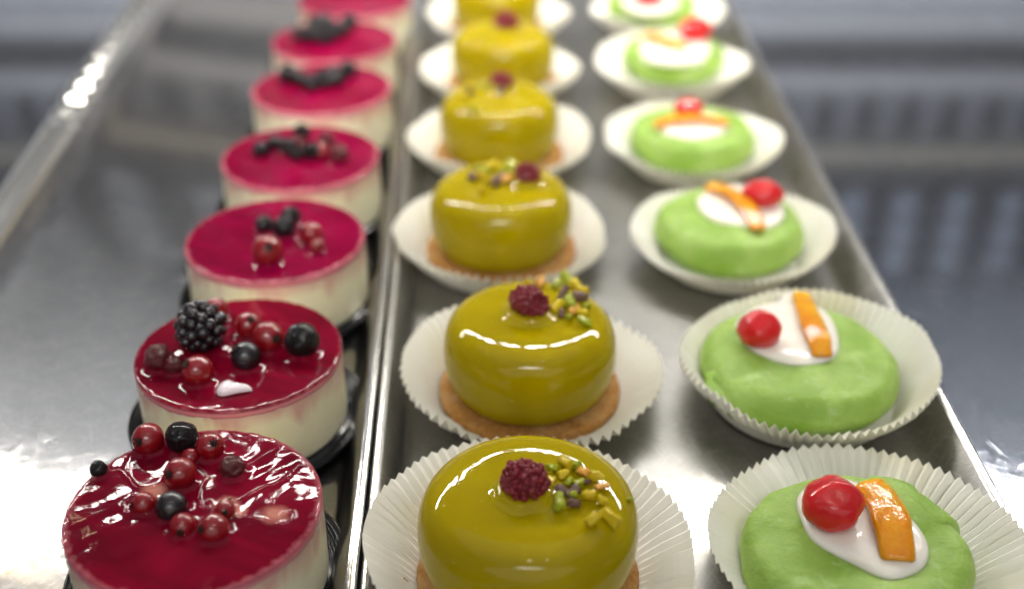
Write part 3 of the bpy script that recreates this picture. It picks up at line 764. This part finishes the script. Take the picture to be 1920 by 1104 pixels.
# ------------------------------------------------------------------ green marzipan cakes
CP = [(0.0, 0.0), (0.0262, 0.0), (0.0290, 0.0010), (0.0322, 0.0045), (0.0340, 0.0085), (0.0334, 0.0125), (0.0318, 0.0158), (0.0290, 0.0177), (0.0240, 0.0182), (0.0160, 0.0183), (0.008, 0.0183), (0.0, 0.0183)]
CPS = smooth_profile(CP, 6)
CZ = 0.0012
def marz(i, px, py, label, outline, cherry, peel, folds, R=1.0, seed=0, flaps=()):
    topz = CZ + 0.0183
    p, _ = on_plane(px, py, CZ + 0.006)
    x, y = p.x, p.y
    root = thing('marzipan_cake', (x, y, CZ), label, 'cake', 'green marzipan cakes with candied fruit')
    s = seed * 5.1
    def f(r, z, t):
        k = 1 + 0.035 * nz(math.cos(t) * 1.4 + s, math.sin(t) * 1.4, z * 40) + 0.020 * nz(math.cos(t) * 4 + s, math.sin(t) * 4, z * 120)
        for t0, wd, am, zlo in folds:                 # an overlapping fold of the marzipan sheet
            d = (t - t0 + PI) % (2 * PI) - PI
            d += (z - 0.010) * 18
            if 0 < d < wd and r > .018:
                rise = (1 - d / wd); e_ = min(1, max(0, (r - .018) / .008)); k += am * rise * e_ * min(1, d / 0.035) * min(1, max(0, (z - .003) / .006))
        zz = z + (0.0014 * nz(math.cos(t) * r * 70 + s, math.sin(t) * r * 70, 3) if z > .013 else 0)
        return (r * k * R * math.cos(t), r * k * R * math.sin(t), zz)
    link('marzipan_body', lathe('marzipan_body', CPS, 200, f), M['marzipan'], root)
    for (ta, tb, va, vb, vc) in flaps:               # loose overlapping edge of the marzipan sheet
        V, F = [], []; nu, nv = 26, 16
        for a in range(nu + 1):
            u = a / nu; t = ta + (tb - ta) * u
            vtop = va + (vb - va) * u + vc * math.sin(PI * u) + .03 * nz(u * 6, s, 1)
            for b in range(nv + 1):
                q = b / nv; idx = 2 + (vtop * q) * (len(CPS) - 10) * .62
                i0 = int(idx); fr_ = idx - i0; r = CPS[i0][0] * (1 - fr_) + CPS[i0 + 1][0] * fr_; z = CPS[i0][1] * (1 - fr_) + CPS[i0 + 1][1] * fr_
                px_, py_, pz_ = f(r, z, t)
                edge = min(1, (1 - q) * 9, (1 - abs(2 * u - 1)) * 7)
                k = 1 + (.075 + .03 * nz(u * 5, q * 5, s)) * math.sqrt(max(0, edge)) - (.02 if edge <= 0 else 0)
                V.append((px_ * k, py_ * k, pz_ + .0006 * math.sqrt(max(0, edge))))
        for a in range(nu):
            for b in range(nv): F.append((a * (nv + 1) + b, (a + 1) * (nv + 1) + b, (a + 1) * (nv + 1) + b + 1, a * (nv + 1) + b + 1))
        link('marzipan_fold', mesh('marzipan_fold', V, F), M['marzipan'], root)
    # icing puddle
    if outline:
        out = curve_pts([on_plane(a, b, topz + 0.0006)[0] - Vector((x, y, CZ)) for a, b in outline], 8, True)
        cx = sum(q.x for q in out) / len(out); cy = sum(q.y for q in out) / len(out)
        n = len(out); V, F = [], []
        prof = [(1.0, -0.0012), (1.015, -0.0002), (1.0, 0.0008), (0.96, 0.0015), (0.88, 0.0020), (0.75, 0.0022), (0.6, .0022), (0.45, .0022), (0.3, .0022), (0.12, .0022)]
        for s_, dz in prof:
            for q in out:
                X, Y = cx + (q.x - cx) * s_, cy + (q.y - cy) * s_
                r = math.hypot(X, Y) / R
                hz = 0.0183
                if r > .024:
                    for (r0, z0), (r1, z1) in zip(CPS, CPS[1:]):
                        if z0 > .006 and min(r0, r1) <= r <= max(r0, r1) and r1 != r0: hz = z0 + (z1 - z0) * (r - r0) / (r1 - r0)
                    hz = max(hz, 0.012)
                V.append((X, Y, hz + dz + (0.0004 * nz(X * 150, Y * 150, s) if dz > .001 else 0)))
        for r_ in range(len(prof) - 1):
            for k in range(n): F.append((r_ * n + k, r_ * n + (k + 1) % n, (r_ + 1) * n + (k + 1) % n, (r_ + 1) * n + k))
        F.append(tuple((len(prof) - 1) * n + k for k in range(n)))
        me = mesh('icing', V, F)
        bm = bmesh.new(); bm.from_mesh(me); bmesh.ops.recalc_face_normals(bm, faces=bm.faces); 
        if sum(q.normal.z for q in bm.faces) < 0: bmesh.ops.reverse_faces(bm, faces=bm.faces)
        bm.to_mesh(me); bm.free()
        link('icing', me, M['icing'], root)
    if cherry:
        bx, by, br = cherry[:3]
        q, z = on_plane(bx, by, topz + 0.006); rm = br * z / FPX
        q, z = on_plane(bx, by, topz + 0.002 + rm * .62); rm = br * z / FPX
        me = ico(1, 4, lambda d: 1 + 0.10 * nz(d.x * 1.3 + s, d.y * 1.3, d.z * 1.3) + 0.035 * nz(d.x * 5 + s, d.y * 4, d.z * 4) - 0.12 * math.exp(-((d - Vector((-.1, -.45, .88))).length / .3) ** 2), 'candied_cherry')
        link('candied_cherry', me, M['cherry'], root, (q.x - x, q.y - y, q.z - CZ), scale=(rm * cherry[3], rm, rm * .88))
    if peel:
        pts, wd, th = peel
        L = curve_pts([on_plane(a, b, topz + 0.0042 + dz)[0] - Vector((x, y, CZ)) for a, b, dz in pts], 8)
        V, F = [], []; m_ = len(L); wr = wd
        cs = [(-1, -.6), (-1.02, .2), (-.9, .75), (-.55, .95), (0, 1.0), (.55, .9), (.9, .7), (1.02, .2), (1, -.6), (0, -.7)]
        for k, q in enumerate(L):
            T = (L[min(k + 1, m_ - 1)] - L[max(k - 1, 0)]).normalized()
            S = T.cross(Vector((0, 0, 1))).normalized(); U = S.cross(T)
            e = 1.0
            wk = wr * (0.84 + 0.16 * math.sin(PI * k / (m_ - 1)) + 0.08 * nz(k * .22, s, 1))
            if k == 0 or k == m_ - 1: e = .86
            for a, b in cs: V.append(tuple(q + S * (a * wk * e) + U * (b * th * e + .0004 * nz(a * 2, k * .35, s))))
        nc = len(cs)
        for k in range(m_ - 1):
            for j in range(nc): F.append((k * nc + j, k * nc + (j + 1) % nc, (k + 1) * nc + (j + 1) % nc, (k + 1) * nc + j))
        F.append(tuple(range(nc))); F.append(tuple((m_ - 1) * nc + j for j in range(nc)))
        me = mesh('candied_orange_peel', V, F)
        bm = bmesh.new(); bm.from_mesh(me); bmesh.ops.recalc_face_normals(bm, faces=bm.faces); bm.to_mesh(me); bm.free()
        o = link('candied_orange_peel', me, M['peel'], root)
    return root, x, y
def ell(cx, cy, rx, ry, n=10): return [(cx + rx * math.cos(-2 * PI * k / n), cy + ry * math.sin(-2 * PI * k / n)) for k in range(n)]
mz = [
 (1600, 1068, 'nearest green marzipan cake, cherry and tall orange peel on a slanting white icing oval',
  [(1495, 945), (1512, 912), (1560, 892), (1650, 925), (1711, 976), (1740, 1023), (1728, 1062), (1673, 1081), (1601, 1054), (1523, 1007)], (1561, 943, 57, 1.0),
  ([(1627, 906, .0008), (1660, 945, .001), (1676, 995, .0006), (1684, 1052, -.0022)], .0056, .0019), [(0.9, 1.1, .05, 0)], 1.0),
 (1494, 706, 'second marzipan cake from the front, folded seam on its left, upright orange peel',
  [(1380, 613), (1395, 588), (1440, 563), (1496, 552), (1554, 590), (1573, 652), (1540, 681), (1470, 677), (1412, 656)], (1424, 617, 40, 1.0),
  ([(1502, 551, -.0008), (1518, 592, .0008), (1535, 634, .0006), (1543, 668, -.0018)], .0042, .0013), [(3.55, .7, .07, 0)], 1.075),
 (1366, 447, 'third marzipan cake from the front, curved orange peel crossing before its cherry',
  [(1307, 375), (1343, 352), (1395, 345), (1440, 357), (1467, 386), (1467, 410), (1435, 427), (1389, 424), (1332, 407)], (1430, 364, 31, 1.25),
  ([(1327, 348, .0), (1366, 359, .001), (1402, 388, .001), (1423, 430, -.0018)], .0040, .0013), [], 0.985),
 (1296, 274, 'fourth marzipan cake from the front, orange peel lying crosswise before the cherry',
  ell(1300, 236, 66, 24), (1291, 205, 22, 1.2), ([(1228, 236, -.001), (1262, 223, .0008), (1310, 220, .001), (1366, 232, -.001)], .0030, .0012), [], 0.95),
 (1262, 118, 'fifth marzipan cake from the front, cherry at the right end of its peel',
  ell(1266, 88, 66, 31), (1303, 56, 27, 1.1), ([(1211, 64, 0), (1245, 74, .001), (1284, 90, .0)], .0040, .0012), [], 0.90),
 (1220, 20, 'farthest green marzipan cake, its cherry cut by the upper edge of the photo',
  ell(1220, -2, 54, 27), (1217, -6, 22, 1.3), None, [], 0.90),
]
mcups = ['paper case with a broad flat pleated brim around the nearest marzipan cake', 'tilted pleated paper case of the second marzipan cake, raised and pulled out to the right',
 'pleated paper case holding the third marzipan cake from the front', 'pleated paper case holding the fourth marzipan cake from the front', 'blurred paper case holding the fifth marzipan cake from the front',
 'blurred paper case of the farthest marzipan cake at the upper edge of the photo']
mcup_c = [(1630, 1010), (1508, 685), (1373, 440), (1298, 264), (1260, 122), (1232, 22)]
mcup_p = [dict(R=0.0478, H=0.0125, tiltdir=-0.5, tilt=.25, pa=.0008), dict(R=0.0455, H=0.0180, tiltdir=0.3, tilt=.14, ov=.06, ovd=-0.1, rb=.034), dict(R=0.0442, H=0.0160, tiltdir=.3, tilt=.1),
 dict(R=0.0455, H=0.0165), dict(R=0.0460, H=0.0165), dict(R=0.0440, H=0.016)]
for i, (px, py, lab, out, ch, pe, fo, R) in enumerate(mz):
    root, x, y = marz(i, px, py, lab, out, ch, pe, fo, R, seed=i + 2, flaps=([(0.25, 1.25, 1.25, 1.0, .15)], [(3.35, 4.15, .95, .35, .15)], [], [], [], [])[i])
    q, _ = on_plane(*mcup_c[i], 0.014)
    paper_case(q.x, q.y, 20 + i, mcups[i], 'white pleated paper cases', **{'rb': 0.0300, **mcup_p[i]})

# crumbs
def crumb(px, py, h, r, mat, label, cat):
    q, z = on_plane(px, py, h)
    me = ico(r * z / FPX, 2, lambda d: 1 + .5 * nz(d.x * 2, d.y * 2, d.z * 2 + px), 'crumb')
    tag(link('crumb', me, mat, loc=(q.x, q.y, q.z)), label, cat)
crumb(757, 1092, 0.006, 8, M['biscuit'], 'golden biscuit crumb on the paper case left of the nearest dome cake', 'crumb')
crumb(1268, 958, 0.0006, 3, M['calyx'], 'tiny dark speck on bare steel between the two nearest paper cases', 'crumb')
